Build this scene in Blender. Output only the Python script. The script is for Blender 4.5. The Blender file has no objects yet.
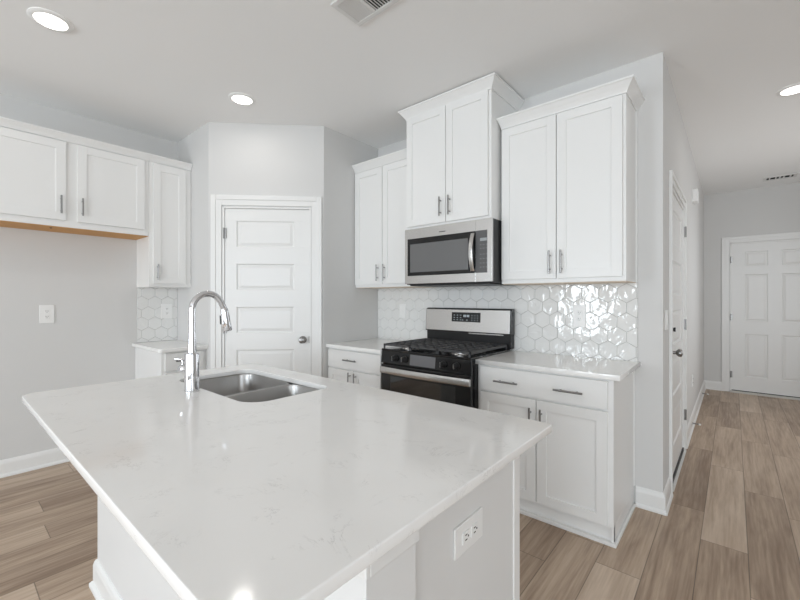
import bpy, bmesh, math, random
from mathutils import Matrix, Vector
SC = bpy.context.scene
COL = SC.collection
random.seed(7)
PI = math.pi

# ------------------------------------------------------------------ camera
CAM_YAW = 40.366
cd = bpy.data.cameras.new('camera')
cam = bpy.data.objects.new('camera', cd); COL.objects.link(cam)
cam.location = (0, 0, 1.30)
cam.rotation_euler = (PI / 2, 0, math.radians(CAM_YAW))
cd.sensor_width = 36; cd.sensor_fit = 'HORIZONTAL'
cd.lens = 392.158 / 800 * 36
cd.shift_y = -1.43 / 800
cd.clip_start = 0.02
SC.camera = cam

# ------------------------------------------------------------------ world, daylight, exposure
w = bpy.data.worlds.new('world'); SC.world = w; w.use_nodes = True
w.node_tree.nodes['Background'].inputs[0].default_value = (0.80, 0.90, 1.0, 1)
w.node_tree.nodes['Background'].inputs[1].default_value = 1.0

def area(name, loc, rot, sx, sy, power, col=(1, 1, 1), spread=PI):
    l = bpy.data.lights.new(name, 'AREA'); l.shape = 'RECTANGLE'; l.size = sx; l.size_y = sy
    l.energy = power; l.color = col; l.spread = spread
    o = bpy.data.objects.new(name, l); COL.objects.link(o); o.location = loc; o.rotation_euler = rot
    return o
REAR_Y, RIGHT_X = -4.4, 4.2
# daylight entering through the glazed door and windows behind the camera, and the right-hand window
area('daylight_patio', (-2.70, REAR_Y + .02, 1.10), (PI / 2, 0, 0), 0.75, 2.0, 47, (.845, .93, 1))
area('daylight_rear', (0.1, REAR_Y + .02, 1.45), (PI / 2, 0, 0), 1.9, 1.5, 62, (.845, .93, 1))
area('daylight_rear_far', (2.6, REAR_Y + .02, 1.45), (PI / 2, 0, 0), 1.5, 1.5, 55, (.845, .93, 1))
area('daylight_right', (RIGHT_X - .02, -1.2, 1.5), (PI / 2, 0, PI / 2), 1.8, 1.4, 25, (.845, .93, 1))
area('hall_fill_light', (1.35 - .02, 5.2, 1.45), (PI / 2, 0, PI / 2), 1.5, 1.3, 10, (.97, .965, .96))  # unseen source added to brighten the hall

LAMP_POWER = 1.0
SC.view_settings.view_transform = 'Standard'
SC.view_settings.look = 'None'
SC.view_settings.gamma = 1.0
SC.view_settings.use_curve_mapping = False
SC.view_settings.exposure = 0.37
SC.cycles.max_bounces = 12
SC.cycles.diffuse_bounces = 8
SC.cycles.glossy_bounces = 6
SC.cycles.use_denoising = True

# ------------------------------------------------------------------ helpers
def lin(c):
    return tuple(((x / 12.92) if x <= .04045 else ((x + .055) / 1.055) ** 2.4) for x in c)

def mat(name, col, rough=.5, metal=0.0, spec=.5, coat=0.0, noise=None, bump=None):
    m = bpy.data.materials.new(name); m.use_nodes = True
    nt = m.node_tree; b = nt.nodes['Principled BSDF']
    c = lin(col)
    b.inputs['Base Color'].default_value = (*c, 1)
    b.inputs['Roughness'].default_value = rough
    b.inputs['Metallic'].default_value = metal
    b.inputs['Specular IOR Level'].default_value = spec
    b.inputs['Coat Weight'].default_value = coat
    tc = nt.nodes.new('ShaderNodeTexCoord')
    if noise:      # (scale, amount)
        n = nt.nodes.new('ShaderNodeTexNoise'); n.inputs['Scale'].default_value = noise[0]; n.inputs['Detail'].default_value = 3
        nt.links.new(tc.outputs['Object'], n.inputs['Vector'])
        mx = nt.nodes.new('ShaderNodeMix'); mx.data_type = 'RGBA'
        mx.inputs[6].default_value = (*[max(0, x * (1 - noise[1])) for x in c], 1)
        mx.inputs[7].default_value = (*[min(1, x * (1 + noise[1])) for x in c], 1)
        nt.links.new(n.outputs['Fac'], mx.inputs[0]); nt.links.new(mx.outputs[2], b.inputs['Base Color'])
    if bump:       # (scale, strength, distance)
        n = nt.nodes.new('ShaderNodeTexNoise'); n.inputs['Scale'].default_value = bump[0]; n.inputs['Detail'].default_value = 2
        nt.links.new(tc.outputs['Object'], n.inputs['Vector'])
        bp = nt.nodes.new('ShaderNodeBump'); bp.inputs['Strength'].default_value = bump[1]; bp.inputs['Distance'].default_value = bump[2]
        nt.links.new(n.outputs['Fac'], bp.inputs['Height']); nt.links.new(bp.outputs['Normal'], b.inputs['Normal'])
    return m

def emis(name, col, strength):
    m = bpy.data.materials.new(name); m.use_nodes = True
    nt = m.node_tree; b = nt.nodes['Principled BSDF']
    b.inputs['Base Color'].default_value = (*lin(col), 1)
    b.inputs['Emission Color'].default_value = (*lin(col), 1)
    b.inputs['Emission Strength'].default_value = strength
    return m

WALL_C = (.835, .833, .828)
M_wall = mat('wall_paint', WALL_C, .75, spec=.25, bump=(260, .03, .002))
M_ceil = mat('ceiling_paint', (.945, .946, .945), .85, spec=.2)
M_trim = mat('trim_paint', (.905, .905, .90), .35)
M_cab = mat('cabinet_paint', (.915, .915, .91), .34)
M_cabin = mat('cabinet_wood_underside', (.80, .60, .36), .6, noise=(9, .12))
M_cabin2 = mat('maple_underside', (.89, .83, .76), .6, noise=(9, .06))
M_island = mat('island_paint', (.875, .875, .872), .4)
M_steel = mat('brushed_stainless', (.81, .805, .80), .26, 1.0, bump=(40, .02, .001))
M_steel_dark = mat('satin_nickel', (.58, .575, .57), .28, 1.0)
M_chrome = mat('chrome', (.86, .86, .87), .07, 1.0)
M_black = mat('black_enamel', (.055, .055, .058), .14)
M_blackmat = mat('black_plastic', (.07, .07, .075), .42)
M_iron = mat('cast_iron', (.27, .27, .275), .45, bump=(120, .15, .002))
M_glass = mat('dark_oven_glass', (.075, .075, .08), .05, spec=.7, coat=.4)
M_mwglass = mat('microwave_door_glass', (.38, .38, .385), .10, spec=.8, coat=.5)  # lighter grey base stands in for the white room reflected in the glass
M_panelgrey = mat('control_panel_grey', (.36, .36, .365), .22)
M_plate = mat('white_plastic', (.93, .93, .925), .3)
M_slot = mat('dark_slot', (.16, .16, .16), .5)
M_grout = mat('grey_grout', (.70, .70, .69), .8)
M_grille = mat('vent_white_metal', (.86, .86, .855), .45)
M_grilledark = mat('vent_dark_inside', (.17, .17, .17), .8)
M_display = mat('display_digits', (.80, .84, .86), .4)
M_lens = emis('lamp_lens', (1, .985, .96), 4.0)
M_rubber = mat('white_rubber_tip', (.9, .9, .89), .5)
M_ground = mat('outside_ground', (.55, .6, .5), .9)

def tile_mat():
    m = mat('glazed_white_tile', (.90, .90, .893), .07, spec=.55, coat=.25)
    nt = m.node_tree; b = nt.nodes['Principled BSDF']
    tc = nt.nodes.new('ShaderNodeTexCoord')
    n = nt.nodes.new('ShaderNodeTexNoise'); n.inputs['Scale'].default_value = 11; n.inputs['Detail'].default_value = 2.0
    n.inputs['Distortion'].default_value = .8
    nt.links.new(tc.outputs['Object'], n.inputs['Vector'])
    bp = nt.nodes.new('ShaderNodeBump'); bp.inputs['Strength'].default_value = .35; bp.inputs['Distance'].default_value = .012
    nt.links.new(n.outputs['Fac'], bp.inputs['Height'])
    nt.links.new(bp.outputs['Normal'], b.inputs['Normal']); nt.links.new(bp.outputs['Normal'], b.inputs['Coat Normal'])
    return m
M_tile = tile_mat()

def quartz_mat():
    m = mat('white_quartz', (.90, .895, .885), .10, spec=.5)
    nt = m.node_tree; b = nt.nodes['Principled BSDF']; L = nt.links
    tc = nt.nodes.new('ShaderNodeTexCoord')
    big = nt.nodes.new('ShaderNodeTexNoise'); big.inputs['Scale'].default_value = 5.0; big.inputs['Detail'].default_value = 9
    big.inputs['Roughness'].default_value = .72; big.inputs['Distortion'].default_value = 1.4
    L.new(tc.outputs['Object'], big.inputs['Vector'])
    # a thin contour of the noise makes hairline veins
    sub = nt.nodes.new('ShaderNodeMath'); sub.operation = 'SUBTRACT'; sub.inputs[1].default_value = .5; L.new(big.outputs['Fac'], sub.inputs[0])
    ab = nt.nodes.new('ShaderNodeMath'); ab.operation = 'ABSOLUTE'; L.new(sub.outputs[0], ab.inputs[0])
    mr = nt.nodes.new('ShaderNodeMapRange'); mr.inputs[1].default_value = .0; mr.inputs[2].default_value = .012; mr.inputs[3].default_value = 1; mr.inputs[4].default_value = 0
    L.new(ab.outputs[0], mr.inputs[0])
    gate = nt.nodes.new('ShaderNodeTexNoise'); gate.inputs['Scale'].default_value = 14; gate.inputs['Detail'].default_value = 4
    L.new(tc.outputs['Object'], gate.inputs['Vector'])
    gr = nt.nodes.new('ShaderNodeMapRange'); gr.inputs[1].default_value = .50; gr.inputs[2].default_value = .66; L.new(gate.outputs['Fac'], gr.inputs[0])
    mul = nt.nodes.new('ShaderNodeMath'); mul.operation = 'MULTIPLY'; L.new(mr.outputs[0], mul.inputs[0]); L.new(gr.outputs[0], mul.inputs[1])
    mul2 = nt.nodes.new('ShaderNodeMath'); mul2.operation = 'MULTIPLY'; mul2.inputs[1].default_value = .38; L.new(mul.outputs[0], mul2.inputs[0])
    cl = nt.nodes.new('ShaderNodeTexNoise'); cl.inputs['Scale'].default_value = 5; cl.inputs['Detail'].default_value = 6
    L.new(tc.outputs['Object'], cl.inputs['Vector'])
    c1 = nt.nodes.new('ShaderNodeMix'); c1.data_type = 'RGBA'
    c1.inputs[6].default_value = (*lin((.925, .922, .915)), 1); c1.inputs[7].default_value = (*lin((.95, .948, .943)), 1)
    L.new(cl.outputs['Fac'], c1.inputs[0])
    c2 = nt.nodes.new('ShaderNodeMix'); c2.data_type = 'RGBA'; c2.inputs[7].default_value = (*lin((.62, .61, .60)), 1)
    L.new(mul2.outputs[0], c2.inputs[0]); L.new(c1.outputs[2], c2.inputs[6]); L.new(c2.outputs[2], b.inputs['Base Color'])
    return m
M_quartz = quartz_mat()

def floor_mat(PW=.192, PL=1.245, X0=-.012):
    m = mat('oak_vinyl_planks', (.70, .61, .52), .42, spec=.4)
    nt = m.node_tree; b = nt.nodes['Principled BSDF']; L = nt.links; N = nt.nodes.new
    tc = N('ShaderNodeTexCoord'); sp = N('ShaderNodeSeparateXYZ'); L.new(tc.outputs['Object'], sp.inputs[0])
    def math_(op, a, bb=None, c=None):
        n = N('ShaderNodeMath'); n.operation = op
        for k, v in enumerate((a, bb, c)):
            if v is None: continue
            if isinstance(v, (int, float)): n.inputs[k].default_value = v
            else: L.new(v, n.inputs[k])
        return n.outputs[0]
    xr = math_('DIVIDE', math_('SUBTRACT', sp.outputs[0], X0), PW)
    row = math_('FLOOR', xr); fx = math_('FRACT', xr)
    wn = N('ShaderNodeTexWhiteNoise'); wn.noise_dimensions = '1D'; L.new(row, wn.inputs['W'])
    ph = wn.outputs['Value']
    for k, y0 in ((0, 3.395), (-1, 2.53), (-2, 2.886), (-3, 1.965), (1, 3.12)):     # plank joints seen in the hall
        c = math_('COMPARE', row, float(k), .25)
        ph = math_('ADD', math_('MULTIPLY', ph, math_('SUBTRACT', 1, c)), math_('MULTIPLY', c, (-y0 / PL) % 1))
    yr = math_('ADD', math_('DIVIDE', sp.outputs[1], PL), ph)
    col = math_('FLOOR', yr); fy = math_('FRACT', yr)
    cmb = N('ShaderNodeCombineXYZ'); L.new(row, cmb.inputs[0]); L.new(col, cmb.inputs[1])
    wn2 = N('ShaderNodeTexWhiteNoise'); wn2.noise_dimensions = '2D'; L.new(cmb.outputs[0], wn2.inputs['Vector'])
    # seam mask
    ex = math_('MULTIPLY', math_('MINIMUM', fx, math_('SUBTRACT', 1, fx)), PW)
    ey = math_('MULTIPLY', math_('MINIMUM', fy, math_('SUBTRACT', 1, fy)), PL)
    e = math_('MINIMUM', ex, ey)
    seam = N('ShaderNodeMapRange'); seam.inputs[1].default_value = .0008; seam.inputs[2].default_value = .0028
    seam.inputs[3].default_value = .45; seam.inputs[4].default_value = 1; L.new(e, seam.inputs[0])
    # grain: stretched noise, shifted per plank
    off = math_('MULTIPLY', wn2.outputs['Value'], 37.0)
    gx = math_('ADD', math_('MULTIPLY', sp.outputs[0], 1.0), off)
    gv = N('ShaderNodeCombineXYZ'); L.new(math_('MULTIPLY', gx, 15.0), gv.inputs[0]); L.new(math_('MULTIPLY', sp.outputs[1], 1.3), gv.inputs[1]); L.new(off, gv.inputs[2])
    g = N('ShaderNodeTexNoise'); g.inputs['Scale'].default_value = 1.0; g.inputs['Detail'].default_value = 6; g.inputs['Roughness'].default_value = .62; g.inputs['Distortion'].default_value = .5
    L.new(gv.outputs[0], g.inputs['Vector'])
    gv2 = N('ShaderNodeCombineXYZ'); L.new(math_('MULTIPLY', gx, 120.0), gv2.inputs[0]); L.new(math_('MULTIPLY', sp.outputs[1], 5.0), gv2.inputs[1]); L.new(off, gv2.inputs[2])
    g2 = N('ShaderNodeTexNoise'); g2.inputs['Detail'].default_value = 3; g2.inputs['Scale'].default_value = 1.0; L.new(gv2.outputs[0], g2.inputs['Vector'])
    # cathedral figure on some planks: distance rings stretched along the plank
    gv3 = N('ShaderNodeCombineXYZ'); L.new(math_('MULTIPLY', gx, 7.0), gv3.inputs[0]); L.new(math_('MULTIPLY', sp.outputs[1], .8), gv3.inputs[1]); L.new(off, gv3.inputs[2])
    wv = N('ShaderNodeTexWave'); wv.wave_type = 'BANDS'; wv.bands_direction = 'X'; wv.inputs['Scale'].default_value = 1.6; wv.inputs['Distortion'].default_value = 9; wv.inputs['Detail'].default_value = 2; wv.inputs['Detail Scale'].default_value = .9
    L.new(gv3.outputs[0], wv.inputs['Vector'])
    t = math_('ADD', math_('ADD', math_('MULTIPLY', g.outputs['Fac'], .80), math_('MULTIPLY', g2.outputs['Fac'], .34)), math_('MULTIPLY', wv.outputs['Fac'], .05))
    t = math_('SUBTRACT', t, .11)
    t = math_('ADD', t, math_('MULTIPLY', math_('SUBTRACT', wn2.outputs['Value'], .53), .34))
    cr = N('ShaderNodeValToRGB'); L.new(t, cr.inputs[0])
    cr.color_ramp.elements[0].position = .22; cr.color_ramp.elements[0].color = (*lin((.545, .462, .392)), 1)
    cr.color_ramp.elements[1].position = .78; cr.color_ramp.elements[1].color = (*lin((.815, .74, .665)), 1)
    k = cr.color_ramp.elements.new(.5); k.color = (*lin((.705, .622, .542)), 1)
    mx = N('ShaderNodeMix'); mx.data_type = 'RGBA'; mx.blend_type = 'MULTIPLY'; mx.inputs[0].default_value = 1
    L.new(cr.outputs[0], mx.inputs[6]); L.new(seam.outputs[0], mx.inputs[7]); L.new(mx.outputs[2], b.inputs['Base Color'])
    bp = N('ShaderNodeBump'); bp.inputs['Strength'].default_value = .25; bp.inputs['Distance'].default_value = .002
    L.new(math_('ADD', seam.outputs[0], math_('MULTIPLY', g2.outputs['Fac'], .25)), bp.inputs['Height']); L.new(bp.outputs['Normal'], b.inputs['Normal'])
    return m
M_floor = floor_mat()

def frame(ox, oy, deg, oz=0):
    """local frame: x to the right along a wall seen from the room, y into the wall, z up"""
    return Matrix.Translation((ox, oy, oz)) @ Matrix.Rotation(math.radians(deg), 4, 'Z')
I4 = Matrix.Identity(4)

class MB:
    def __init__(s, M=I4): s.v = []; s.f = []; s.M = M
    def vert(s, p): s.v.append(s.M @ Vector(p)); return len(s.v) - 1
    def quad(s, *ps): s.f.append([s.vert(p) for p in ps]); return s
    def face(s, idx): s.f.append(list(idx)); return s
    def box(s, x0, x1, y0, y1, z0, z1):
        i = [s.vert(p) for p in ((x0, y0, z0), (x1, y0, z0), (x1, y1, z0), (x0, y1, z0), (x0, y0, z1), (x1, y0, z1), (x1, y1, z1), (x0, y1, z1))]
        for q in ((0, 3, 2, 1), (4, 5, 6, 7), (0, 1, 5, 4), (1, 2, 6, 5), (2, 3, 7, 6), (3, 0, 4, 7)): s.f.append([i[k] for k in q])
        return s
    def loft(s, rings, cap0=True, cap1=True, closed=True):
        ids = [[s.vert(p) for p in r] for r in rings]
        n = len(ids[0])
        for a, b in zip(ids, ids[1:]):
            for k in range(n if closed else n - 1):
                s.f.append([a[k], a[(k + 1) % n], b[(k + 1) % n], b[k]])
        if cap0: s.f.append(ids[0][::-1])
        if cap1: s.f.append(ids[-1])
        return s
    def tube(s, pts, rads, n=14, caps=True):
        pts = [Vector(p) for p in pts]
        if not isinstance(rads, (list, tuple)): rads = [rads] * len(pts)
        t0 = (pts[1] - pts[0]).normalized()
        up = Vector((0, 0, 1)) if abs(t0.z) < .9 else Vector((1, 0, 0))
        u = t0.cross(up).normalized(); rings = []
        for k, p in enumerate(pts):
            if k == 0: t = pts[1] - pts[0]
            elif k == len(pts) - 1: t = pts[-1] - pts[-2]
            else: t = (pts[k + 1] - pts[k]).normalized() + (pts[k] - pts[k - 1]).normalized()
            if t.length < 1e-9: t = t0
            t.normalize()
            u = (u - t * u.dot(t)).normalized(); v = t.cross(u)
            rings.append([p + (u * math.cos(2 * PI * j / n) + v * math.sin(2 * PI * j / n)) * rads[k] for j in range(n)])
        return s.loft(rings, caps, caps)
    def lathe(s, prof, c=(0, 0), n=28, axis='z', cap0=True, cap1=True):
        """prof: (r, h) pairs; axis z at (x,y)=c, or axis y (into the wall) at (x,z)=c"""
        rings = []
        for r, h in prof:
            ring = []
            for j in range(n):
                a = 2 * PI * j / n
                if axis == 'z': ring.append((c[0] + r * math.cos(a), c[1] + r * math.sin(a), h))
                else: ring.append((c[0] + r * math.cos(a), h, c[1] + r * math.sin(a)))
            rings.append(ring)
        return s.loft(rings, cap0, cap1)

def worldpos(o):
    p = Vector((0, 0, 0))
    while o: p = p + o.location; o = o.parent
    return p

def obj(name, mb, m, parent=None, bevel=0.0, smooth=False, seg=2):
    vs = mb.v
    lo = Vector([min(v[k] for v in vs) for k in range(3)]); hi = Vector([max(v[k] for v in vs) for k in range(3)])
    c = Vector(((lo.x + hi.x) / 2, (lo.y + hi.y) / 2, lo.z))
    me = bpy.data.meshes.new(name)
    me.from_pydata([v - c for v in vs], [], mb.f)
    bm = bmesh.new(); bm.from_mesh(me); bmesh.ops.recalc_face_normals(bm, faces=bm.faces); bm.to_mesh(me); bm.free()
    me.materials.append(m)
    o = bpy.data.objects.new(name, me); COL.objects.link(o)
    if smooth:
        me.shade_smooth()
        me.set_sharp_from_angle(angle=math.radians(40))
    if parent: o.parent = parent; o.location = c - worldpos(parent)
    else: o.location = c
    if bevel:
        b = o.modifiers.new('bevel', 'BEVEL'); b.width = bevel; b.segments = seg; b.limit_method = 'ANGLE'; b.angle_limit = math.radians(35); b.use_clamp_overlap = True
    return o

def tag(o, label, cat, group=None):
    o['label'] = label; o['category'] = cat
    if group: o['group'] = group
    return o
def thing(name, label, cat, loc, group=None):
    o = bpy.data.objects.new(name, None); COL.objects.link(o); o.location = loc; o.empty_display_size = .05
    return tag(o, label, cat, group)
def struct(name, mb, m, bevel=0.0, parent=None, smooth=False):
    o = obj(name, mb, m, parent, bevel, smooth)
    if not parent: o['kind'] = 'structure'
    return o

# ------------------------------------------------------------------ setting
H = 2.794
XL, XP, YP, XQ, XC, YW, YD = -4.062, -2.7025, 2.1614, -3.3845, -.3246, 2.8415, 7.164
YQ = YP - (XP - XQ)
LD = math.hypot(XP - XQ, YP - YQ)
HALLR = 1.35
F_range = frame(0, YW, 0)             # x = world X, y = into the range wall
F_left = frame(XL, 0, 90)             # x = world Y, y = -world X
F_hall = frame(XC, 0, 90)
F_far = frame(0, YD, 0)
F_pan = frame(XQ, YQ, 45)             # x = along the angled pantry wall
F_panL = frame(0, YQ, 0)
F_panR = frame(XP, 0, 90)

struct('floor', MB().box(XL - .2, RIGHT_X + .2, REAR_Y - .2, YD + .2, -.12, 0), M_floor)
struct('ceiling', MB().box(XL - .2, RIGHT_X + .2, REAR_Y - .2, YD + .2, H, H + .12), M_ceil)

def wall(name, M, x0, x1, t=.11, holes=()):
    mb = MB(M); x = x0
    for a, b, z0, z1 in sorted(holes):
        mb.box(x, a, 0, t, 0, H)
        if z0 > 0: mb.box(a, b, 0, t, 0, z0)
        mb.box(a, b, 0, t, z1, H); x = b
    mb.box(x, x1, 0, t, 0, H)
    return struct(name, mb, M_wall)
DP = (.115, .855, 2.085)          # pantry door opening along the angled wall
DH = (3.200, 4.125, 2.075)        # hall door opening
DF = (-.035, .885, 2.068)         # front door opening
wall('wall_left', F_left, REAR_Y, YQ)
wall('wall_range', F_range, XP, XC)
wall('wall_hall', F_hall, YW + .11, YD, holes=[(DH[0], DH[1], 0, DH[2])])
wall('wall_far', F_far, XC - .11, HALLR + .11, holes=[(DF[0], DF[1], 0, DF[2])])
wall('wall_pantry_left', F_panL, XL, XQ)
wall('wall_pantry_front', F_pan, 0, LD, holes=[(DP[0], DP[1], 0, DP[2])])
wall('wall_pantry_right', F_panR, YP, YW)
wall('wall_hall_right', frame(HALLR, 0, -90), -YD, -3.6, holes=[(-5.95, -4.45, .8, 2.1)])  # opening made for the added hall window
wall('wall_front_right', frame(0, 3.6, 0), HALLR, RIGHT_X)
WR = [(-.85, 1.05, .7, 2.2), (1.85, 3.35, .7, 2.2)]
wall('wall_rear', frame(0, REAR_Y, 180), -RIGHT_X, -XL, holes=[(-b, -a, z0, z1) for a, b, z0, z1 in WR] + [(2.2, 3.2, .02, 2.12)])
wall('wall_right', frame(RIGHT_X, 0, -90), -3.6, -REAR_Y, holes=[(.3, 2.1, .8, 2.2)])
# frames and panes of the windows behind the camera
def window(name, M, x0, x1, z0, z1):
    mb = MB(M)
    for a, b, c, d in ((x0, x0 + .06, z0, z1), (x1 - .06, x1, z0, z1), (x0, x1, z0, z0 + .06), (x0, x1, z1 - .06, z1), ((x0 + x1) / 2 - .02, (x0 + x1) / 2 + .02, z0, z1)):
        mb.box(a, b, .03, .08, c, d)
    struct(name, mb, M_trim)
FR = frame(0, REAR_Y, 180)
for k, (a, b, z0, z1) in enumerate(WR): window('window_%d' % (k + 1), FR, -b, -a, z0, z1)
window('window_3', frame(RIGHT_X, 0, -90), .3, 2.1, .8, 2.2)
window('window_5', frame(HALLR, 0, -90), -5.95, -4.45, .8, 2.1)  # out-of-view window, put in to go with the hall fill light
window('window_4', FR, 2.2, 3.2, .02, 2.12)

# baseboards: profile (out from wall, z) swept along a wall; e0/e1 lengthen (+1) or mitre (-1) the ends
BBP = [(0, 0), (.024, 0), (.024, .012), (.017, .022), (.014, .024), (.014, .095), (.010, .112), (.004, .122), (0, .124)]
def baseboard(name, M, x0, x1, e0=0, e1=0):
    mb = MB(M)
    r0 = [(x0 - e0 * o, -o, z) for o, z in BBP]; r1 = [(x1 + e1 * o, -o, z) for o, z in BBP]
    mb.loft([r0, r1])
    return struct(name, mb, M_trim)
CAS = .068
baseboard('baseboard_left', F_left, REAR_Y, 1.13)
baseboard('baseboard_range', F_range, -.466, XC, 0, 1)
baseboard('baseboard_hall_near', F_hall, YW, DH[0] - CAS - .002, 1, 0)
baseboard('baseboard_hall', F_hall, DH[1] + CAS + .002, YD, 0, -1)
baseboard('baseboard_far', F_far, XC, DF[0] - CAS - .012, -1, 0)
baseboard('baseboard_far_right', F_far, DF[1] + CAS + .012, HALLR)

# door casings (mitred look: two legs and a head with a stepped profile)
def casing(name, M, a, b, z1, wd=CAS, jamb=.11):
    mb = MB(M); r = .006
    for (s, x) in ((-1, a - r), (1, b + r)):
        x0, x1 = sorted((x, x + s * wd))
        mb.box(x0, x1, -.012, 0, 0, z1 + r + wd)
        o0, o1 = sorted((x + s * wd * .55, x + s * wd))
        mb.box(o0, o1, -.019, -.010, 0, z1 + r + wd)
    mb.box(a - r - .0, b + r, -.012, 0, z1 + r, z1 + r + wd)
    mb.box(a - r - wd * .45, b + r + wd * .45, -.019, -.010, z1 + r + wd * .55, z1 + r + wd)
    # jamb lining and stop
    mb.box(a - .001, a + .016, -.004, jamb, 0, z1); mb.box(b - .016, b + .001, -.004, jamb, 0, z1); mb.box(a, b, -.004, jamb, z1 - .016, z1 + .001)
    return struct(name, mb, M_trim, .0025)
casing('trim_1', F_pan, *DP, wd=.086)
casing('trim_2', F_hall, *DH)
casing('trim_3', F_far, *DF, wd=.083)

def panel_door(name, M, x0, x1, z0, z1, panels, yf=.006, t=.035, rec=.010, m=M_trim):
    """slab whose front carries recessed, raised-field panels; panels = (xa, xb, za, zb)"""
    mb = MB(M)
    mb.box(x0, x1, yf + rec, yf + t, z0, z1)
    xs = sorted({x0, x1, *[p[0] for p in panels], *[p[1] for p in panels]})
    zs = sorted({z0, z1, *[p[2] for p in panels], *[p[3] for p in panels]})
    inside = lambda x, z: any(p[0] < x < p[1] and p[2] < z < p[3] for p in panels)
    for za, zb in zip(zs, zs[1:]):
        run = None
        for xa, xb in zip(xs, xs[1:]):
            if inside((xa + xb) / 2, (za + zb) / 2):
                if run is not None: mb.box(run, xa, yf, yf + rec + .001, za, zb); run = None
            elif run is None: run = xa
        if run is not None: mb.box(run, x1, yf, yf + rec + .001, za, zb)
    for xa, xb, za, zb in panels:
        def R(i, y): return [(xa + i, y, za + i), (xb - i, y, za + i), (xb - i, y, zb - i), (xa + i, y, zb - i)]
        mb.loft([R(0, yf + .0015), R(.006, yf + .0085), R(.014, yf + .0095), R(.036, yf + .003), ], False, True)
    return struct(name, mb, m, .0012)

def five_panels(x0, x1, z0, z1, st=.112, top=.115, mid=.115, bot=.20):
    hgt = (z1 - z0 - top - bot - 4 * mid) / 5; out = []; z = z0 + bot
    for k in range(5): out.append((x0 + st, x1 - st, z, z + hgt)); z += hgt + mid
    return out

def hinge(parent, M, x, z, y=-.004, label=None):
    mb = MB(M); mb.tube([(x, y - .004, z - .045), (x, y - .004, z + .045)], .006, 10); mb.box(x - .004, x + .018, y - .001, y + .008, z - .044, z + .044)
    return obj('hinge', mb, M_steel_dark, parent, smooth=True)
def knob(parent, M, x, z, y, m=M_steel_dark):
    mb = MB(M)
    mb.lathe([(.030, y), (.032, y - .004), (.026, y - .009), (.011, y - .012), (.010, y - .030), (.017, y - .036), (.026, y - .046), (.028, y - .056), (.023, y - .066), (.010, y - .071)], (x, z), 24, 'y')
    return obj('knob', mb, m, parent, smooth=True)

# pantry door (pixel-measured: leaf s .119-.850, z to 2.08)
d1 = panel_door('door_1', F_pan, DP[0] + .017, DP[1] - .017, .012, DP[2] - .018, [(.229, .711, zt - .222, zt) for zt in (1.963, 1.596, 1.229, .862, .495)])
knob(d1, F_pan, .785, .945, .006)
obj('latch_plate', MB(F_pan).box(DP[1] - .019, DP[1] - .012, -.002, .004, .915, .975), M_slot, d1)
for z in (1.855, 1.05, .22): hinge(d1, F_pan, DP[0] + .012, z)
# hall door
d2 = panel_door('door_2', F_hall, DH[0] + .017, DH[1] - .017, .03, DH[2] - .018, five_panels(DH[0] + .017, DH[1] - .017, .03, DH[2] - .018))
knob(d2, F_hall, DH[0] + .062, .93, .006)
obj('deadbolt', MB(F_hall).lathe([(.024, .006), (.024, -.003), (.019, -.008), (.010, -.010), (.009, -.016)], (DH[0] + .062, 1.088), 20, 'y').box(DH[0] + .057, DH[0] + .067, -.024, -.013, 1.074, 1.102), M_slot, d2, smooth=True)
obj('door_sweep', MB(F_hall).box(DH[0] + .017, DH[1] - .017, -.004, .03, .006, .032), M_blackmat, d2)
for z in (1.868, 1.08, .31): hinge(d2, F_hall, DH[1] - .004, z, -.012)
struct('trim_4', MB(F_hall).box(DH[0], DH[1], -.02, .11, 0, .008), M_trim)
# front door: six panels
xa, xb = DF[0] + .010, DF[1] - .010
pan = []
for a, b in ((.125, .352), (.487, .714)): pan += [(a, b, .225, .815), (a, b, .99, 1.63), (a, b, 1.742, 1.942)]
d3 = panel_door('door_3', F_far, xa, xb, .03, DF[2] - .012, pan, rec=.012, m=M_trim)
for z in (1.84, 1.042, .246): hinge(d3, F_far, xa - .004, z, -.008)
knob(d3, F_far, xb - .07, .95, .006)
struct('trim_5', MB(F_far).box(DF[0], DF[1], -.05, .11, 0, .022), mat('threshold', (.80, .79, .77), .4))
obj('door_sweep', MB(F_far).box(xa, xb, .0, .03, .020, .031), M_blackmat, d3)

# ------------------------------------------------------------------ cabinetry
def shaker(name, parent, M, x0, x1, z0, z1, yf, t=.019, rail=.056, rec=.008, flat=False):
    mb = MB(M)
    if flat: mb.box(x0, x1, yf, yf + t, z0, z1)
    else:
        mb.box(x0, x0 + rail, yf, yf + t, z0, z1); mb.box(x1 - rail, x1, yf, yf + t, z0, z1)
        mb.box(x0 + rail - .0005, x1 - rail + .0005, yf, yf + t, z0, z0 + rail); mb.box(x0 + rail - .0005, x1 - rail + .0005, yf, yf + t, z1 - rail, z1)
        mb.box(x0 + rail - .002, x1 - rail + .002, yf + rec, yf + t - .002, z0 + rail - .002, z1 - rail + .002)
    return obj(name, mb, M_cab, parent, .0014)
def pull(parent, M, x, z, yf, vert=True, ln=.145):
    mb = MB(M); r = .0058; h = ln / 2; s = .044
    a, b = ((x, yf - .028, z - h), (x, yf - .028, z + h)) if vert else ((x - h, yf - .028, z), (x + h, yf - .028, z))
    mb.tube([a, b], r, 10)
    for k in (-s, s):
        p = (x, yf, z + k) if vert else (x + k, yf, z); q = (p[0], yf - .028, p[2]); mb.tube([p, q], .0045, 8)
    return obj('handle', mb, M_steel_dark, parent, smooth=True)

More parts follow.
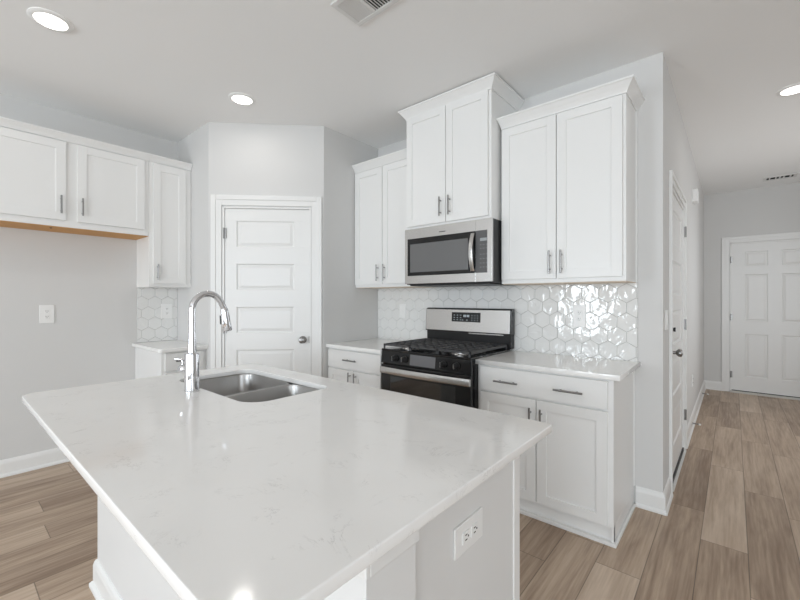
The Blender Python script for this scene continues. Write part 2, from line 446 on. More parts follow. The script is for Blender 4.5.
def crown(parent, M, x0, x1, yf, yb, z0, z1, c, left=True, right=True, lc=1.0):
    d = z1 - z0
    prof = [(0, z0), (.006, z0), (.008, z0 + d * .12), (c * .45, z0 + d * .42), (c * .86, z0 + d * .78), (c, z0 + d * .84), (c, z1)]
    mb = MB(M); rings = []
    for o, z in prof + [(-.02, z1)]:
        pts = []
        if left: pts.append((x0 - o * lc, yb, z))
        pts.append((x0 - (o * lc if left else 0), yf - o, z)); pts.append((x1 + (o if right else 0), yf - o, z))
        if right: pts.append((x1 + o, yb, z))
        rings.append(pts)
    mb.loft(rings, False, False, closed=False)
    mb.box(x0, x1, yf + .001, yb, z1 - .006, z1 - .001)      # dust top
    mb.box(x0 + (.0 if left else .0), x1, yf + .001, yf + .015, z0 - .0, z1 - .004)
    return obj('crown_moulding', mb, M_cab, parent)

def carcass(parent, M, x0, x1, yf, yb, z0, z1, under=True, um=None):
    obj('cabinet_body', MB(M).box(x0, x1, yf, yb, z0, z1), M_cab, parent, .0012)
    if under: obj('underside_panel', MB(M).box(x0 + .002, x1 - .002, yf + .016, yb, z0 - .0035, z0), um or M_cabin2, parent)
def root(name, label, cat, M, x0, x1, yf, z, group=None):
    p = M @ Vector(((x0 + x1) / 2, yf, z)); return thing(name, label, cat, p, group)

G = .002  # gap to walls
# -- upper right of the microwave
yf, yb = 2.535 - YW, -.0005
r = root('upper_cabinet', 'white two-door wall cabinet above the right counter, right of the microwave', 'cabinet', F_range, -1.227, -.465, yf, 1.402)
carcass(r, F_range, -1.227, -.465, yf, yb, 1.402, 2.478)
for a, b, hx in ((-1.219, -.852, -.886), (-.846, -.482, -.814)):
    d = shaker('door', r, F_range, a, b, 1.428, 2.462, yf - .0195); pull(d, F_range, hx, 1.53, yf - .0195)
crown(r, F_range, -1.224, -.465, yf - .004, yb, 2.470, 2.54, .045, lc=.4)
obj('scribe_moulding', MB(F_range).box(-.465, -.459, -.02, yb, 1.402, 2.478), M_cab, r, .001)
# -- tall cabinet over the microwave
yf = 2.415 - YW
r = root('upper_cabinet', 'tallest white wall cabinet reaching near the ceiling, directly above the microwave', 'cabinet', F_range, -1.978, -1.243, yf, 1.845)
carcass(r, F_range, -1.978, -1.243, yf, yb, 1.845, 2.735, under=False)
for a, b, hx in ((-1.968, -1.603, -1.640), (-1.597, -1.262, -1.562)):
    d = shaker('door', r, F_range, a, b, 1.862, 2.712, yf - .0195, rail=.052); pull(d, F_range, hx, 1.975, yf - .0195, ln=.14)
crown(r, F_range, -1.978, -1.243, yf - .004, yb, 2.712, 2.785, .05)
# -- upper left of the microwave
yf = 2.535 - YW
r = root('upper_cabinet', 'white two-door wall cabinet left of the microwave, beside the pantry wall', 'cabinet', F_range, XP, -1.982, yf, 1.402)
carcass(r, F_range, XP + G, -1.982, yf, yb, 1.402, 2.478)
for a, b, hx in ((XP + .012, -2.348, -2.392), (-2.340, -1.990, -2.312)):
    d = shaker('door', r, F_range, a, b, 1.428, 2.462, yf - .0195); pull(d, F_range, hx, 1.527, yf - .0195)
crown(r, F_range, XP + G, -1.982, yf - .004, yb, 2.470, 2.535, .045, left=False, right=False)

def toe(parent, M, x0, x1, yf, z1, side=None, yb=0):
    mb = MB(M); mb.box(x0, x1, yf + .012, yf + .03, 0.0, z1); obj('toe_board', mb, M_cab, parent)
    mb = MB(M); mb.box(x0, x1 + (.015 if side else 0), yf - .015, yf + .011, 0, .02)
    if side: mb.box(x1 + .0005, x1 + .015, yf + .011, yb, 0, .02)
    obj('shoe_moulding', mb, M_trim, parent, .004)
ZC = .906; TH = .03; TI = .024
# -- base cabinet right of the range
yf = 2.291 - YW
X0, X1 = -1.274, -.478
r = root('base_cabinet', 'white base cabinet right of the range, wide drawer over two doors', 'cabinet', F_range, X0, X1, yf, 0)
carcass(r, F_range, X0, X1, yf, yb, .094, ZC - TH - .001, under=False)
obj('side_panel', MB(F_range).box(X1 - .012, X1, yf, yb, 0, .094), M_cab, r)
d = shaker('drawer', r, F_range, -1.250, -.503, .715, .864, yf - .0195, flat=True)
pull(d, F_range, -1.066, .786, yf - .0195, False, .155); pull(d, F_range, -.698, .786, yf - .0195, False, .155)
for a, b, hx in ((-1.250, -.886, -.914), (-.880, -.503, -.850)):
    d = shaker('door', r, F_range, a, b, .102, .703, yf - .0195); pull(d, F_range, hx, .585, yf - .0195)
toe(r, F_range, X0, X1, yf, .094, True, -.026)
obj('scribe_moulding', MB(F_range).box(X1, X1 + .006, -.016, yb, .125, ZC - TH), M_cab, r, .001)
# -- base cabinet left of the range
yf = 2.217 - YW
XA, XB_ = XP + G, -2.052
r = root('base_cabinet', 'white base cabinet left of the range, beside the pantry wall', 'cabinet', F_range, XA, XB_, yf, 0)
carcass(r, F_range, XA, XB_, yf, yb, .094, ZC - TH - .001, under=False)
d = shaker('drawer', r, F_range, XA + .012, XB_ - .012, .715, .864, yf - .0195, flat=True); pull(d, F_range, -2.395, .79, yf - .0195, False, .155)
for a, b, hx in ((XA + .012, -2.374, -2.405), (-2.368, XB_ - .012, -2.337)):
    d = shaker('door', r, F_range, a, b, .102, .703, yf - .0195); pull(d, F_range, hx, .62, yf - .0195)
toe(r, F_range, XA, XB_, yf, .094)

# -- left (fridge) wall: cabinet over the fridge space, narrow tall wall cabinet, corner base
yfL = -(-3.74 - XL); yfL = -((-3.74) - XL)
r = root('fridge_upper_cabinet', 'white over-fridge wall cabinet with tan underside above the empty alcove', 'cabinet', F_left, .12, 1.144, yfL, 1.826)
carcass(r, F_left, .12, 1.143, yfL, yb, 1.826, 2.465, um=M_cabin)
for a, b, hx in ((.166, .604, .574), (.670, 1.108, .697)):
    d = shaker('door', r, F_left, a, b, 1.872, 2.445, yfL - .0195); pull(d, F_left, hx, 1.982, yfL - .0195, ln=.13)
crown(r, F_left, .12, 1.143, yfL - .004, yb, 2.455, 2.508, .036, left=True, right=False)
obj('screw_head', MB(F_left).lathe([(.007, 1.8222), (.007, 1.8190), (.004, 1.8175)], (.535, yfL + .09), 12), M_slot, r)
r = root('upper_cabinet', 'narrow single-door white wall cabinet in the corner beside the pantry', 'cabinet', F_left, 1.145, YQ, yfL, 1.402)
carcass(r, F_left, 1.145, YQ - G, yfL, yb, 1.402, 2.465, um=M_cab)
d = shaker('door', r, F_left, 1.172, 1.428, 1.428, 2.440, yfL - .0195); pull(d, F_left, 1.200, 1.525, yfL - .0195, ln=.135)
crown(r, F_left, 1.145, YQ - G, yfL - .004, yb, 2.455, 2.508, .036, left=False, right=False)
yfB = -((-3.43) - XL)
r = root('base_cabinet', 'small white corner base cabinet on the fridge wall, partly behind the faucet', 'cabinet', F_left, 1.135, YQ, yfB, 0)
carcass(r, F_left, 1.135, YQ - G, yfB, yb, .094, ZC - TH - .001, under=False)
obj('side_panel', MB(F_left).box(1.135, 1.147, yfB, yb, 0, .094), M_cab, r)
d = shaker('drawer', r, F_left, 1.158, YQ - .03, .725, .864, yfB - .0195, flat=True); pull(d, F_left, 1.29, .80, yfB - .0195, False, .13)
d = shaker('door', r, F_left, 1.158, YQ - .03, .102, .713, yfB - .0195); pull(d, F_left, 1.196, .62, yfB - .0195)
toe(r, F_left, 1.135, YQ - G, yfB, .094)

# ------------------------------------------------------------------ countertops
def rrect(x0, x1, y0, y1, rads, n=8):
    """rounded rectangle, rads for corners (x0y0, x1y0, x1y1, x0y1)"""
    pts = []
    for (cx, cy, sx, sy, a0), rr in zip(((x0, y0, 1, 1, PI), (x1, y0, -1, 1, 1.5 * PI), (x1, y1, -1, -1, 0), (x0, y1, 1, -1, .5 * PI)), rads):
        if rr <= 0: pts.append((cx, cy)); continue
        for k in range(n + 1):
            a = a0 + k / n * PI / 2
            pts.append((cx + sx * rr + rr * math.cos(a), cy + sy * rr + rr * math.sin(a)))
    return pts
def slab(name, label, outline, z0, z1, holes=(), bev=.003):
    cu = bpy.data.curves.new('tmp', 'CURVE'); cu.dimensions = '2D'; cu.fill_mode = 'BOTH'
    for poly in (outline, *holes):
        sp = cu.splines.new('POLY'); sp.points.add(len(poly) - 1); sp.use_cyclic_u = True
        for p, q in zip(sp.points, poly): p.co = (q[0], q[1], 0, 1)
    cu.extrude = (z1 - z0) / 2 - bev; cu.bevel_depth = bev; cu.bevel_resolution = 2; cu.offset = -bev
    t = bpy.data.objects.new('tmp', cu); COL.objects.link(t)
    dg = bpy.context.evaluated_depsgraph_get(); me = bpy.data.meshes.new_from_object(t.evaluated_get(dg))
    bpy.data.objects.remove(t); bpy.data.curves.remove(cu)
    xs = [v.co.x for v in me.vertices]; ys = [v.co.y for v in me.vertices]
    c = Vector(((min(xs) + max(xs)) / 2, (min(ys) + max(ys)) / 2, z0))
    for v in me.vertices: v.co = Vector((v.co.x - c.x, v.co.y - c.y, v.co.z + (z1 - z0) / 2))
    bm = bmesh.new(); bm.from_mesh(me); bmesh.ops.remove_doubles(bm, verts=bm.verts, dist=1e-5); bmesh.ops.recalc_face_normals(bm, faces=bm.faces); bm.to_mesh(me); bm.free()
    me.materials.clear(); me.materials.append(M_quartz); me.name = name
    o = bpy.data.objects.new(name, me); COL.objects.link(o); o.location = c
    return tag(o, label, 'countertop')
SX0, SX1, SY0, SY1, SR = -2.085, -1.366, .748, 1.130, .075
SRS = (SR, .09, .045, SR)
IX0, IX1, IY0, IY1 = -2.235, -.432, .217, 1.251
slab('countertop', 'large white quartz island slab with the sink cut into it', rrect(IX0, IX1, IY0, IY1, (.05, .012, .012, .05)), ZC - TI, ZC,
     [rrect(SX0, SX1, SY0, SY1, SRS)])
slab('countertop', 'white quartz counter right of the range, below the brightest tiles', [(-1.2755, 2.256), (-.4455, 2.256), (-.441, 2.2605), (-.441, YW - .0006), (-.4555, YW - .0006), (-.4555, YW - .009), (-1.2755, YW - .009)], ZC - TH, ZC)
slab('countertop', 'short white quartz counter left of the range, against the pantry wall', rrect(XP + .001, -2.050, 2.184, YW - .009, (.002,) * 4), ZC - TH, ZC)
slab('countertop', 'small white quartz counter in the fridge-wall corner, behind the faucet', rrect(XL + .009, -3.388, 1.105, YQ - .001, (.002, .03, .002, .002)), ZC - TH, ZC)

# ------------------------------------------------------------------ backsplashes of hexagon tiles
def clip(poly, x0, x1, z0, z1):
    for ax, lim, sg in ((0, x0, 1), (0, x1, -1), (1, z0, 1), (1, z1, -1)):
        out = []
        for k in range(len(poly)):
            a, b = poly[k], poly[(k + 1) % len(poly)]
            ia, ib = sg * (a[ax] - lim) >= 0, sg * (b[ax] - lim) >= 0
            if ia: out.append(a)
            if ia != ib:
                t = (lim - a[ax]) / (b[ax] - a[ax]); out.append((a[0] + t * (b[0] - a[0]), a[1] + t * (b[1] - a[1])))
        poly = out
        if len(poly) < 3: return []
    return poly
def backsplash(label, M, x0, x1, z0, z1, cx, cz, wd=.1075):
    r = root('tile_backsplash', label, 'backsplash', M, x0, x1, -.001, z0)
    obj('grout_bed', MB(M).box(x0, x1, -.0045, -.0005, z0, z1), M_grout, r)
    mb = MB(M); R = (wd / 2 - .0013) / math.cos(PI / 6); dz = wd * .866
    for j in range(-8, 9):
        for i in range(-30, 31):
            hx = cx + i * wd + (wd / 2 if j % 2 else 0); hz = cz + j * dz
            p = clip([(hx + R * math.cos(PI / 6 + k * PI / 3), hz + R * math.sin(PI / 6 + k * PI / 3)) for k in range(6)], x0 + .001, x1 - .001, z0 + .001, z1 - .001)
            if len(p) < 3: continue
            mx = sum(q[0] for q in p) / len(p); mz = sum(q[1] for q in p) / len(p)
            tx, tz = random.gauss(0, .004), random.gauss(0, .004)
            def ring(s, y): return [(mx + (q[0] - mx) * s, y + tx * (q[0] - mx) + tz * (q[1] - mz), mz + (q[1] - mz) * s) for q in p]
            mb.loft([ring(1, -.0044), ring(1, -.0072), ring(.965, -.0082)], False, True)
    t = obj('hexagon_tiles', mb, M_tile, r)
backsplash('glossy white hexagon tile backsplash behind the range', F_range, XP + .001, -.456, ZC - .02, 1.401, -.733, 1.335)
backsplash('small hexagon tile backsplash in the fridge-wall corner above its counter', F_left, 1.148, YQ - .001, ZC + .0005, 1.401, 1.29, 1.26)

# ------------------------------------------------------------------ island
YN = .455                               # near face of the knee wall's cap
BX0 = -2.19
r = thing('kitchen_island', 'white kitchen island base beneath the big quartz slab', 'island', (-1.32, .77, 0))
obj('knee_wall', MB().box(BX0, -.470, .465, .600, 0, ZC - TI), M_island, r, .001)
PX, PYB = -.515, 1.183                     # end panel plane, back of the cabinets
obj('end_panel', MB().box(PX - .02, PX, .6005, PYB - .022, 0, ZC - TI - .0002), M_island, r, .001)
obj('end_panel', MB().box(BX0, BX0 + .02, .6005, PYB - .022, 0, ZC - TI - .0002), M_island, r, .001)
obj('face_frame', MB().box(BX0, PX - .03, PYB - .022, PYB, .10, .16).box(BX0, PX - .03, PYB - .022, PYB, ZC - TI - .04, ZC - TI - .0002), M_cab, r, .001)
obj('cabinet_floor', MB().box(BX0 + .02, PX - .02, .6005, PYB - .022, .10, .118), M_cab, r)
obj('corner_stile', MB().box(PX - .030, PX + .004, PYB - .042, PYB, 0, ZC - TI - .0002), M_cab, r, .002)
obj('toe_board', MB().box(BX0 + .02, PX - .02, PYB - .075, PYB - .060, 0, .10), M_cab, r)
cap = MB(); cz0 = .834
cap.box(BX0 - .010, -.460, YN, .4648, cz0, ZC - TI - .0005); cap.box(-.4698, -.460, .4648, .600, cz0, ZC - TI - .0005)
cap.box(BX0 - .010, BX0, .4648, .600, cz0, ZC - TI - .0005)
obj('cap_moulding', cap, M_trim, r, .0025)
bm_ = MB()
prof = [(0, 0), (.026, 0), (.026, .014), (.018, .024), (.014, .026), (.014, .095), (.010, .112), (.004, .122), (0, .124)]
bm_.loft([[(p[0], p[1], z) for p in ((BX0 - o, .600), (BX0 - o, .465 - o), (-.470 + o, .465 - o), (-.470 + o, .600))] for o, z in prof], False, False, closed=False)
obj('base_moulding', bm_, M_trim, r)
nd = 4; X_A = -PX + .012; wdx = (-(BX0 + .02) - X_A) / nd
F_isl = frame(0, PYB + .0005, 180)
for k in range(nd):
    a = X_A + k * wdx
    d = shaker('door', r, F_isl, a + .004, a + wdx - .004, .11, ZC - TI - .02, -.0195); pull(d, F_isl, a + (wdx - .035 if k % 2 == 0 else .035), .74, -.0195)

# ------------------------------------------------------------------ sink and faucet
r = thing('kitchen_sink', 'double-bowl stainless undermount sink in the island slab', 'sink', ((SX0 + SX1) / 2, (SY0 + SY1) / 2, .66))
ZU = ZC - TI - .0005
def bowl(x0, x1, y0, y1, rads, depth):
    mb = MB()
    def ring(i, z, n=8): return [(px, py, z) for px, py in rrect(x0 + i, x1 - i, y0 + i, y1 - i, [max(.004, q - i) for q in rads], n)]
    mb.loft([ring(-.014, ZU - .0015), ring(0, ZU - .0015), ring(.003, ZU - .010), ring(.010, ZU - depth + .05), ring(.020, ZU - depth + .018), ring(.045, ZU - depth)], False, True)
    o = obj('basin', mb, M_sink, r, smooth=True)
    s = o.modifiers.new('thick', 'SOLIDIFY'); s.thickness = .0012; s.offset = -1
    cx, cy, zb = (x0 + x1) / 2, (y0 + y1) / 2 + .02, ZU - depth
    obj('drain', MB().lathe([(.045, zb + .001), (.043, zb + .004), (.036, zb + .003), (.034, zb + .0012)], (cx, cy), 24), M_chrome, o, smooth=True)
M_sink = mat('sink_stainless', (.71, .705, .70), .28, 1.0)
DIV = -1.662
bowl(SX0 - .004, DIV - .011, SY0 - .004, SY1 + .004, (SR, .05, .05, SR), .20)
bowl(DIV + .011, SX1 + .004, SY0 - .004, SY1 + .004, (.05, .09, .045, .05), .18)

fx, fy = -1.752, .697
r = thing('kitchen_faucet', 'tall chrome gooseneck pull-down faucet behind the sink', 'faucet', (fx, fy, ZC))
obj('base_body', MB().lathe([(.031, ZC + .0002), (.031, ZC + .006), (.0285, ZC + .008), (.0285, ZC + .158), (.027, ZC + .163), (.020, ZC + .165)], (fx, fy), 32), M_chrome, r, smooth=True)
neck = [(fx, fy, ZC + .160), (fx, fy, ZC + .20), (fx, fy, 1.16), (fx, fy, 1.25)]; rad = [.0185, .0165, .0140, .0135]
ar = .066; cy0, cz0 = fy + ar, 1.250
for k in range(0, 17):
    a = PI - k / 16 * math.radians(158)
    neck.append((fx, cy0 + ar * math.cos(a), cz0 + ar * math.sin(a) * 1.08)); rad.append(.0135)
d_ = (Vector(neck[-1]) - Vector(neck[-2])).normalized(); neck.append(tuple(Vector(neck[-1]) + d_ * .026)); rad.append(.0135)
obj('gooseneck_spout', MB().tube(neck, rad, 20), M_chrome, r, smooth=True)
e = Vector(neck[-1]); dr = (Vector(neck[-1]) - Vector(neck[-2])).normalized(); dr = Vector((0, dr.y * .28, dr.z)).normalized()
hd = obj('spray_head', MB().tube([e - dr * .004, e + dr * .004, e + dr * .012, e + dr * .06, e + dr * .095, e + dr * .100], [.0140, .0165, .0170, .0205, .0225, .0205], 20), M_chrome, r, smooth=True)
obj('spray_button', MB().tube([e + dr * .03 + Vector((-.012, -.012, 0)), e + dr * .07 + Vector((-.0135, -.0150, 0))], .007, 8), M_blackmat, hd, smooth=True)
zl = ZC + .095
hd_ = Vector((-.85, -.53, 0)); hp = lambda k, z: tuple(Vector((fx, fy, z)) + hd_ * k)
obj('handle_hub', MB().tube([hp(.022, zl), hp(.046, zl), hp(.054, zl), hp(.058, zl)], [.0185, .0195, .017, .010], 18), M_chrome, r, smooth=True)
obj('handle_lever', MB().tube([hp(.042, zl + .012), hp(.044, zl + .034), hp(.050, zl + .040), hp(.080, zl + .042)], [.005, .0045, .0042, .0040], 10), M_chrome, r, smooth=True)

# ------------------------------------------------------------------ gas range
RX0, RX1, RYF = -2.046, -1.277, 2.205; RXF = -1.266; RXB = -1.256      # body front plane (world Y)
ry = lambda Y: Y - YW
r = thing('gas_range', 'black and stainless freestanding gas range with four front knobs', 'range', ((RX0 + RX1) / 2, 2.5, 0))
RB = 2.815
obj('range_body', MB(F_range).box(RX0, RX1, ry(RYF), ry(RB), .06, .905).box(RX0 + .03, RX1 - .03, ry(RYF) + .03, ry(RB) - .02, 0, .06), M_black, r, .003)
ct = MB(F_range).box(RX0 - .002, RX1 + .002, ry(RYF) - .014, ry(2.775), .905, .921)
obj('cooktop', ct, M_black, r, .004)
# slanted control panel with brighter centre plate
cp = MB(F_range); cp.loft([[(RX0, ry(RYF), .815), (RX0, ry(RYF) - .020, .815), (RX0, ry(RYF) - .012, .906), (RX0, ry(RYF), .906)], [(RXF, ry(RYF), .815), (RXF, ry(RYF) - .020, .815), (RXF, ry(RYF) - .012, .906), (RXF, ry(RYF), .906)]])
cpo = obj('control_panel', cp, M_black, r, .003)
pl = MB(F_range); pl.loft([[(x, ry(RYF) - .0225, .824), (x, ry(RYF) - .0145, .898), (x, ry(RYF) - .012, .898), (x, ry(RYF) - .018, .824)] for x in (-1.765, -1.545)])
obj('centre_plate', pl, mat('dark_grey_gloss', (.42, .42, .43), .3), cpo)
for kx in (-1.905, -1.815, -1.478, -1.375):
    kb = MB(F_range); y0 = ry(RYF) - .016
    kb.lathe([(.024, y0 + .004), (.024, y0 - .006), (.0205, y0 - .010), (.0185, y0 - .026), (.016, y0 - .029)], (kx, .860), 24, 'y')
    kb.box(kx - .0045, kx + .0045, y0 - .034, y0 - .02, .842, .878)
    ko = obj('knob', kb, M_blackmat, r, smooth=True)
    obj('knob_mark', MB(F_range).box(kx - .0060, kx - .0035, y0 - .0348, y0 - .024, .842, .878), M_steel, ko)
# oven door: black frame, window, stainless bowed handle
od = obj('oven_door', MB(F_range).box(RX0 + .004, RXF - .003, ry(RYF) - .024, ry(RYF) - .001, .19, .806), M_black, r, .004)
obj('oven_window', MB(F_range).box(RX0 + .10, RX1 - .10, ry(RYF) - .026, ry(RYF) - .023, .34, .725), M_glass, od, .002)
hb = MB(F_range); rings = []
n = 16
for k in range(n + 1):
    t = k / n; x = RX0 + .010 + t * (RXF - RX0 - .010); bow = .018 * (1 - (2 * t - 1) ** 2); y = ry(RYF) - .030 - bow
    rings.append([(x, y - .012, .742), (x, y - .016, .754), (x, y - .016, .775), (x, y - .011, .790), (x, y + .006, .788), (x, y + .006, .744)])
hb.loft(rings)
for x in (RX0 + .014, RXF - .030): hb.box(x, x + .024, ry(RYF) - .036, ry(RYF) - .023, .748, .785)
obj('oven_handle', hb, M_steel, od, .002, True)
obj('storage_drawer', MB(F_range).box(RX0 + .004, RX1 - .004, ry(RYF) - .022, ry(RYF) - .001, .065, .183), M_black, r, .004)
# backguard
obj('back_riser', MB(F_range).box(RX0 + .008, RXB - .004, ry(2.762), ry(RB), .9215, 1.03), M_blackmat, r, .003)
bg = MB(F_range); xs = (RX0 + .004, RXB)
bg.loft([[(x, ry(2.745), 1.028), (x, ry(2.758), 1.212), (x, ry(2.775), 1.222), (x, ry(RB), 1.222), (x, ry(RB), 1.028)] for x in xs])
bgo = obj('backguard', bg, M_black, r, .003)
fp = MB(F_range)
fp.loft([[(x, ry(2.743), 1.036), (x, ry(2.754), 1.210), (x, ry(2.757), 1.210), (x, ry(2.747), 1.036)] for x in (RX0 + .010, RXB - .010)])
obj('stainless_face', fp, M_steel, bgo, .001)
sl = lambda z: ry(2.743) + .011 * (z - 1.036) / .174
dz0, dz1 = 1.112, 1.188
dp = MB(F_range); dp.loft([[(x, sl(dz0) - .0012, dz0), (x, sl(dz1) - .0012, dz1), (x, sl(dz1) + .002, dz1), (x, sl(dz0) + .002, dz0)] for x in (-1.775, -1.510)])
dpo = obj('display_panel', dp, M_blackmat, bgo)
def tick(nm, x, z, a, b): obj(nm, MB(F_range).box(x - a, x + a, sl(z) - .0022, sl(z) - .001, z - b, z + b), M_display, dpo)
for x in (-1.658, -1.645, -1.628, -1.615): tick('display_digit', x, 1.160, .0048, .009)
for i, x in enumerate((-1.75, -1.72, -1.69, -1.585, -1.56, -1.535)):
    for z in (1.165, 1.145, 1.127): tick('button_mark', x, z, .0055 if i < 3 else .003, .0022 if i < 3 else .003)
for x in (-1.67, -1.63): tick('button_mark', x, 1.127, .006, .0025)
# steel strip standing in for a highlight along the vent under the guard
obj('vent_highlight', MB(F_range).box(-1.62, -1.32, ry(2.757), ry(2.763), 1.018, 1.027), M_steel, r)
# burners and continuous grates
ZK = .921
for bx, by, br in ((-1.88, 2.33, .045), (-1.88, 2.62, .036), (-1.43, 2.33, .05), (-1.43, 2.62, .036), (-1.656, 2.475, .042)):
    bo = obj('burner', MB(F_range).lathe([(br + .018, ZK), (br + .014, ZK + .005), (br, ZK + .007), (br, ZK + .014)], (bx, ry(by)), 24), M_steel, r, smooth=True)
    obj('burner_cap', MB(F_range).lathe([(br - .004, ZK + .014), (br - .002, ZK + .019), (br - .010, ZK + .022)], (bx, ry(by)), 24), M_iron, bo, smooth=True)
gx = [RX0 + .006, RX0 + .265, RX1 - .265, RX1 - .006]; GY0, GY1 = ry(2.204), ry(2.745); zt = .957
for k in range(3):
    a, b = gx[k] + .001, gx[k + 1] - .001; g = MB(F_range); hgt = .014; wv_ = .011
    for x in (a, b - wv_): g.box(x, x + wv_, GY0, GY1, zt - hgt - .004, zt)
    for y in (GY0, GY1 - wv_, (GY0 + GY1) / 2 - wv_ / 2): g.box(a, b, y, y + wv_, zt - hgt, zt)
    m_ = 3 if k != 1 else 2
    for q in range(1, m_ + 1):
        x = a + (b - a) * q / (m_ + 1)
        g.box(x - .0045, x + .0045, GY0, GY1, zt - hgt, zt)
    for q in (1, 2, 4, 5):
        y = GY0 + (GY1 - GY0) * q / 6; g.box(a, b, y - .0045, y + .0045, zt - hgt, zt)
    for x in (a, b - wv_):
        for y in (GY0, GY1 - wv_): g.box(x, x + wv_, y, y + wv_, ZK, zt)
    obj('grate', g, M_iron, r, .002)

# ------------------------------------------------------------------ over-the-range microwave
MX0, MX1, MYF, MZ0, MZ1 = -1.982, -1.2285, 2.392, 1.415, 1.842
my = lambda Y: Y - YW
r = thing('microwave', 'stainless over-the-range microwave with curved vertical handle', 'microwave', ((MX0 + MX1) / 2, 2.6, MZ0))
obj('microwave_body', MB(F_range).box(MX0 + .002, MX1 - .002, my(MYF) + .022, -.009, MZ0 - .006, MZ1), M_blackmat, r, .003)
sp_ = -1.350                               # split between door and control panel
dr_ = obj('microwave_door', MB(F_range).box(MX0, sp_ - .0006, my(MYF), my(MYF) + .021, MZ0, MZ1), M_steel, r, .0012)
wf = MB(F_range).box(MX0 + .028, sp_ - .001, my(MYF) - .002, my(MYF) + .004, 1.476, 1.765)
wo = obj('window_frame', wf, M_black, dr_, .001)
obj('window_glass', MB(F_range).box(MX0 + .055, sp_ - .060, my(MYF) - .0032, my(MYF) + .003, 1.503, 1.722), M_mwglass, wo, .001)
obj('badge', MB(F_range).box(-1.655, -1.600, my(MYF) - .0008, my(MYF) + .002, 1.789, 1.796), mat('badge_grey', (.5, .5, .5), .3, 1.0), dr_)
hb = MB(F_range); rings = []
for k in range(17):
    t = k / 16; z = 1.488 + t * .262; bow = .032 * (1 - (2 * t - 1) ** 2); y = my(MYF) - .010 - bow; x = sp_ - .018
    hw = .016
    rings.append([(x - hw, y - .002, z), (x - hw * .6, y - .008, z), (x + hw * .6, y - .008, z), (x + hw, y - .002, z), (x + hw * .8, y + .005, z), (x - hw * .8, y + .005, z)])
hb.loft(rings)
for z in (1.490, 1.736): hb.box(sp_ - .030, sp_ - .006, my(MYF) - .012, my(MYF) - .0005, z, z + .012)
obj('door_handle', hb, M_steel, dr_, .001, True)
fr_ = MB(F_range).box(sp_ + .0006, MX1, my(MYF), my(MYF) + .021, MZ0, MZ1)
co = obj('control_fascia', fr_, M_steel, r, .0012)
ko = obj('keypad', MB(F_range).box(sp_ + .001, MX1 - .034, my(MYF) - .002, my(MYF) + .003, 1.476, 1.765), M_panelgrey, co, .001)
obj('display', MB(F_range).box(sp_ + .035, sp_ + .085, my(MYF) - .003, my(MYF), 1.692, 1.712), mat('microwave_display', (.62, .64, .65), .3), ko)
M_key = mat('key_marks_grey', (.52, .53, .54), .4)
for z in (1.665, 1.640, 1.600, 1.570, 1.540, 1.512):
    for q in range(3): obj('key_mark', MB(F_range).box(sp_ + .035 + q * .022, sp_ + .044 + q * .022, my(MYF) - .0026, my(MYF), z, z + .004), M_key, ko)
obj('bottom_vent', MB(F_range).box(MX0 + .03, MX1 - .03, my(MYF) + .03, -.05, MZ0 - .016, MZ0 - .006), M_blackmat, r)

# ------------------------------------------------------------------ outlets and switches
def outlet(label, M, x, z, y=0, wd=.078, ht=.125, horizontal=False, switch=False):
    r = root('light_switch' if switch else 'outlet', label, 'switch' if switch else 'outlet', M, x, x, y, z - ht / 2)
    if horizontal: wd, ht = ht, wd
    obj('plate', MB(M).box(x - wd / 2, x + wd / 2, y - .006, y - .0003, z - ht / 2, z + ht / 2), M_plate, r, .002)
    if switch:
        obj('rocker', MB(M).box(x - .016, x + .016, y - .009, y - .005, z - .033, z + .033), M_plate, r, .0015); return
    for s in (-1, 1):
        cx, cz = (x + s * .021, z) if horizontal else (x, z + s * .021)
        rc = obj('receptacle', MB(M).box(cx - .0155, cx + .0155, y - .0085, y - .005, cz - .0145, cz + .0145), M_plate, r, .002)
        sm = MB(M)
        for d in (-.006, .006):
            if horizontal: sm.box(cx - .001 - .004, cx + .004, y - .0092, y - .008, cz + d - .0012, cz + d + .0012)
            else: sm.box(cx + d - .0012, cx + d + .0012, y - .0092, y - .008, cz - .002, cz + .007)
        if horizontal: sm.box(cx + .0075, cx + .0115, y - .0092, y - .008, cz - .002, cz + .002)
        else: sm.box(cx - .002, cx + .002, y - .0092, y - .008, cz - .010, cz - .006)
        obj('slot', sm, M_slot, rc)
outlet('white outlet on the bare grey alcove wall under the over-fridge cabinet', F_left, .544, 1.18, wd=.088, ht=.140)
outlet('white outlet on the small corner backsplash left of the faucet', F_left, 1.386, 1.183, y=-.0083, wd=.094, ht=.135)
outlet('white outlet among the shiny tiles right of the range', F_range, -.800, 1.182, y=-.0083, wd=.082, ht=.150)
outlet('white plate on the tiles left of the range backguard', F_range, -2.372, 1.184, y=-.0083, wd=.076, ht=.130, switch=True)
outlet('white sideways outlet on the island end panel', frame(PX, 0, 90), .872, .706, wd=.075, ht=.136, horizontal=True)
outlet('white switch plate on the hall wall beside the near door casing', F_hall, 2.985, 1.165, wd=.10, ht=.125, switch=True)
outlet('white low outlet on the hall wall past the hall door', F_hall, 5.03, .455, wd=.08, ht=.12)

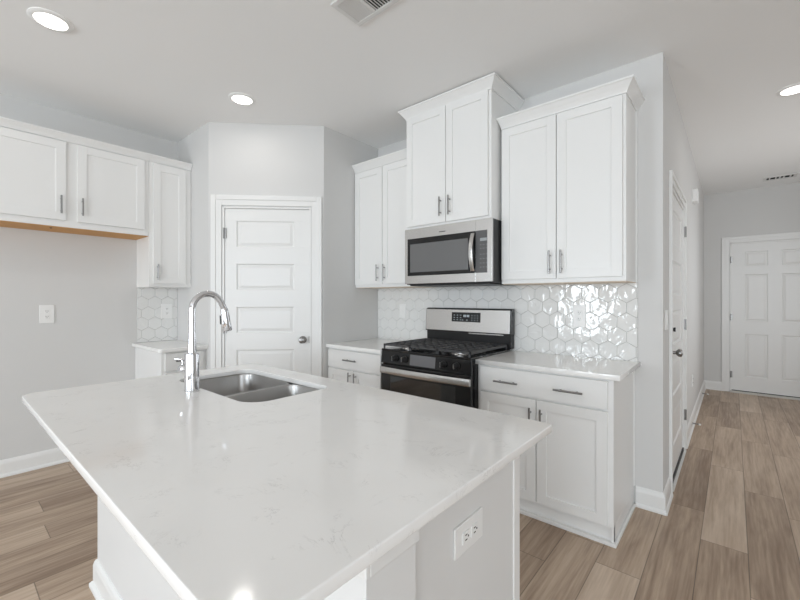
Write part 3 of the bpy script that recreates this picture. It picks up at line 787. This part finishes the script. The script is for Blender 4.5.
# ------------------------------------------------------------------ hall wall box, doorstops
r = root('door_chime', 'white chime box high on the hall wall near the ceiling', 'chime', F_hall, 5.1, 5.1, 0, 2.295)
obj('chime_cover', MB(F_hall).box(5.02, 5.18, -.048, -.006, 2.300, 2.425), M_plate, r, .006)
obj('back_plate', MB(F_hall).box(5.01, 5.19, -.006, -.0004, 2.295, 2.43), M_plate, r, .002)
for yy, lab in ((4.86, 'spring doorstop on the hall baseboard nearer the hall door'), (6.47, 'spring doorstop on the hall baseboard nearer the front door')):
    r = root('door_stop', lab, 'doorstop', F_hall, yy, yy, -.014, .05)
    mb = MB(F_hall); mb.tube([(yy, -.0145, .06), (yy, -.019, .06)], .011, 12); mb.tube([(yy, -.018, .06), (yy, -.066, .058)], .0055, 8); obj('spring', mb, M_steel_dark, r, smooth=True)
    obj('tip', MB(F_hall).tube([(yy, -.064, .058), (yy, -.082, .0575)], [.009, .008], 12), M_rubber, r, smooth=True)

# ------------------------------------------------------------------ ceiling: downlights and vents
def downlight(label, x, y, group=None):
    r = thing('downlight', label, 'ceiling light', (x, y, H), group)
    obj('trim_ring', MB().lathe([(.095, H - .0003), (.095, H - .004), (.088, H - .009), (.071, H - .010), (.069, H - .006), (.069, H - .0003)], (x, y), 36, cap0=False, cap1=False), M_plate, r, smooth=True)
    obj('lens', MB().lathe([(.0692, H - .0005), (.0692, H - .006), (.050, H - .0075)], (x, y), 32), M_lens, r)
    l = bpy.data.lights.new('downlight_glow', 'AREA'); l.shape = 'DISK'; l.size = .13; l.energy = LAMP_POWER; l.color = (1, .96, .92)
    o = bpy.data.objects.new('downlight_glow', l); COL.objects.link(o); o.parent = r; o.location = (0, 0, -.012)
downlight('recessed downlight nearest the fridge cabinet, upper left of the ceiling', -2.79, .39)
downlight('recessed downlight in front of the pantry door', -2.80, 1.47)
downlight('recessed downlight over the hallway', .33, 3.95)

def vent(label, x0, x1, y0, y1, split=None, border=.03, slat=.016, along='y'):
    r = thing('ceiling_vent', label, 'air vent', ((x0 + x1) / 2, (y0 + y1) / 2, H))
    mb = MB(); z0, z1 = H - .010, H - .0003
    for a, b, c, d in ((x0, x1, y0, y0 + border), (x0, x1, y1 - border, y1), (x0, x0 + border, y0 + border, y1 - border), (x1 - border, x1, y0 + border, y1 - border)):
        mb.box(a, b, c, d, z0, z1)
    if split is not None: mb.box(split - .008, split + .008, y0 + border, y1 - border, z0, z1)
    obj('vent_frame', mb, M_grille, r, .003)
    obj('vent_throat', MB().box(x0 + border, x1 - border, y0 + border, y1 - border, H - .0025, H - .0004), M_grilledark, r)
    secs = [(x0 + border, x1 - border, 1)] if split is None else [(x0 + border, split - .008, -1), (split + .008, x1 - border, 1)]
    lv = MB()
    for a, b, sg in secs:
        n = int((b - a) / slat)
        for k in range(n):
            xc = a + (k + .5) * (b - a) / n; t = sg * .0065
            lv.loft([[(xc - t, yy, H - .0028), (xc - t + .0012, yy, H - .0028), (xc + t + .0012, yy, H - .0098), (xc + t, yy, H - .0098)] for yy in (y0 + border, y1 - border)])
    obj('louvres', lv, M_grille, r)
vent('white ceiling vent grille over the island at the top of the photo', -1.556, -1.236, 1.285, 1.489, split=-1.415, border=.026)
vent('narrow white ceiling vent in the hallway before the front door', .285, .585, 6.60, 6.78, split=.435, border=.03, slat=.05)
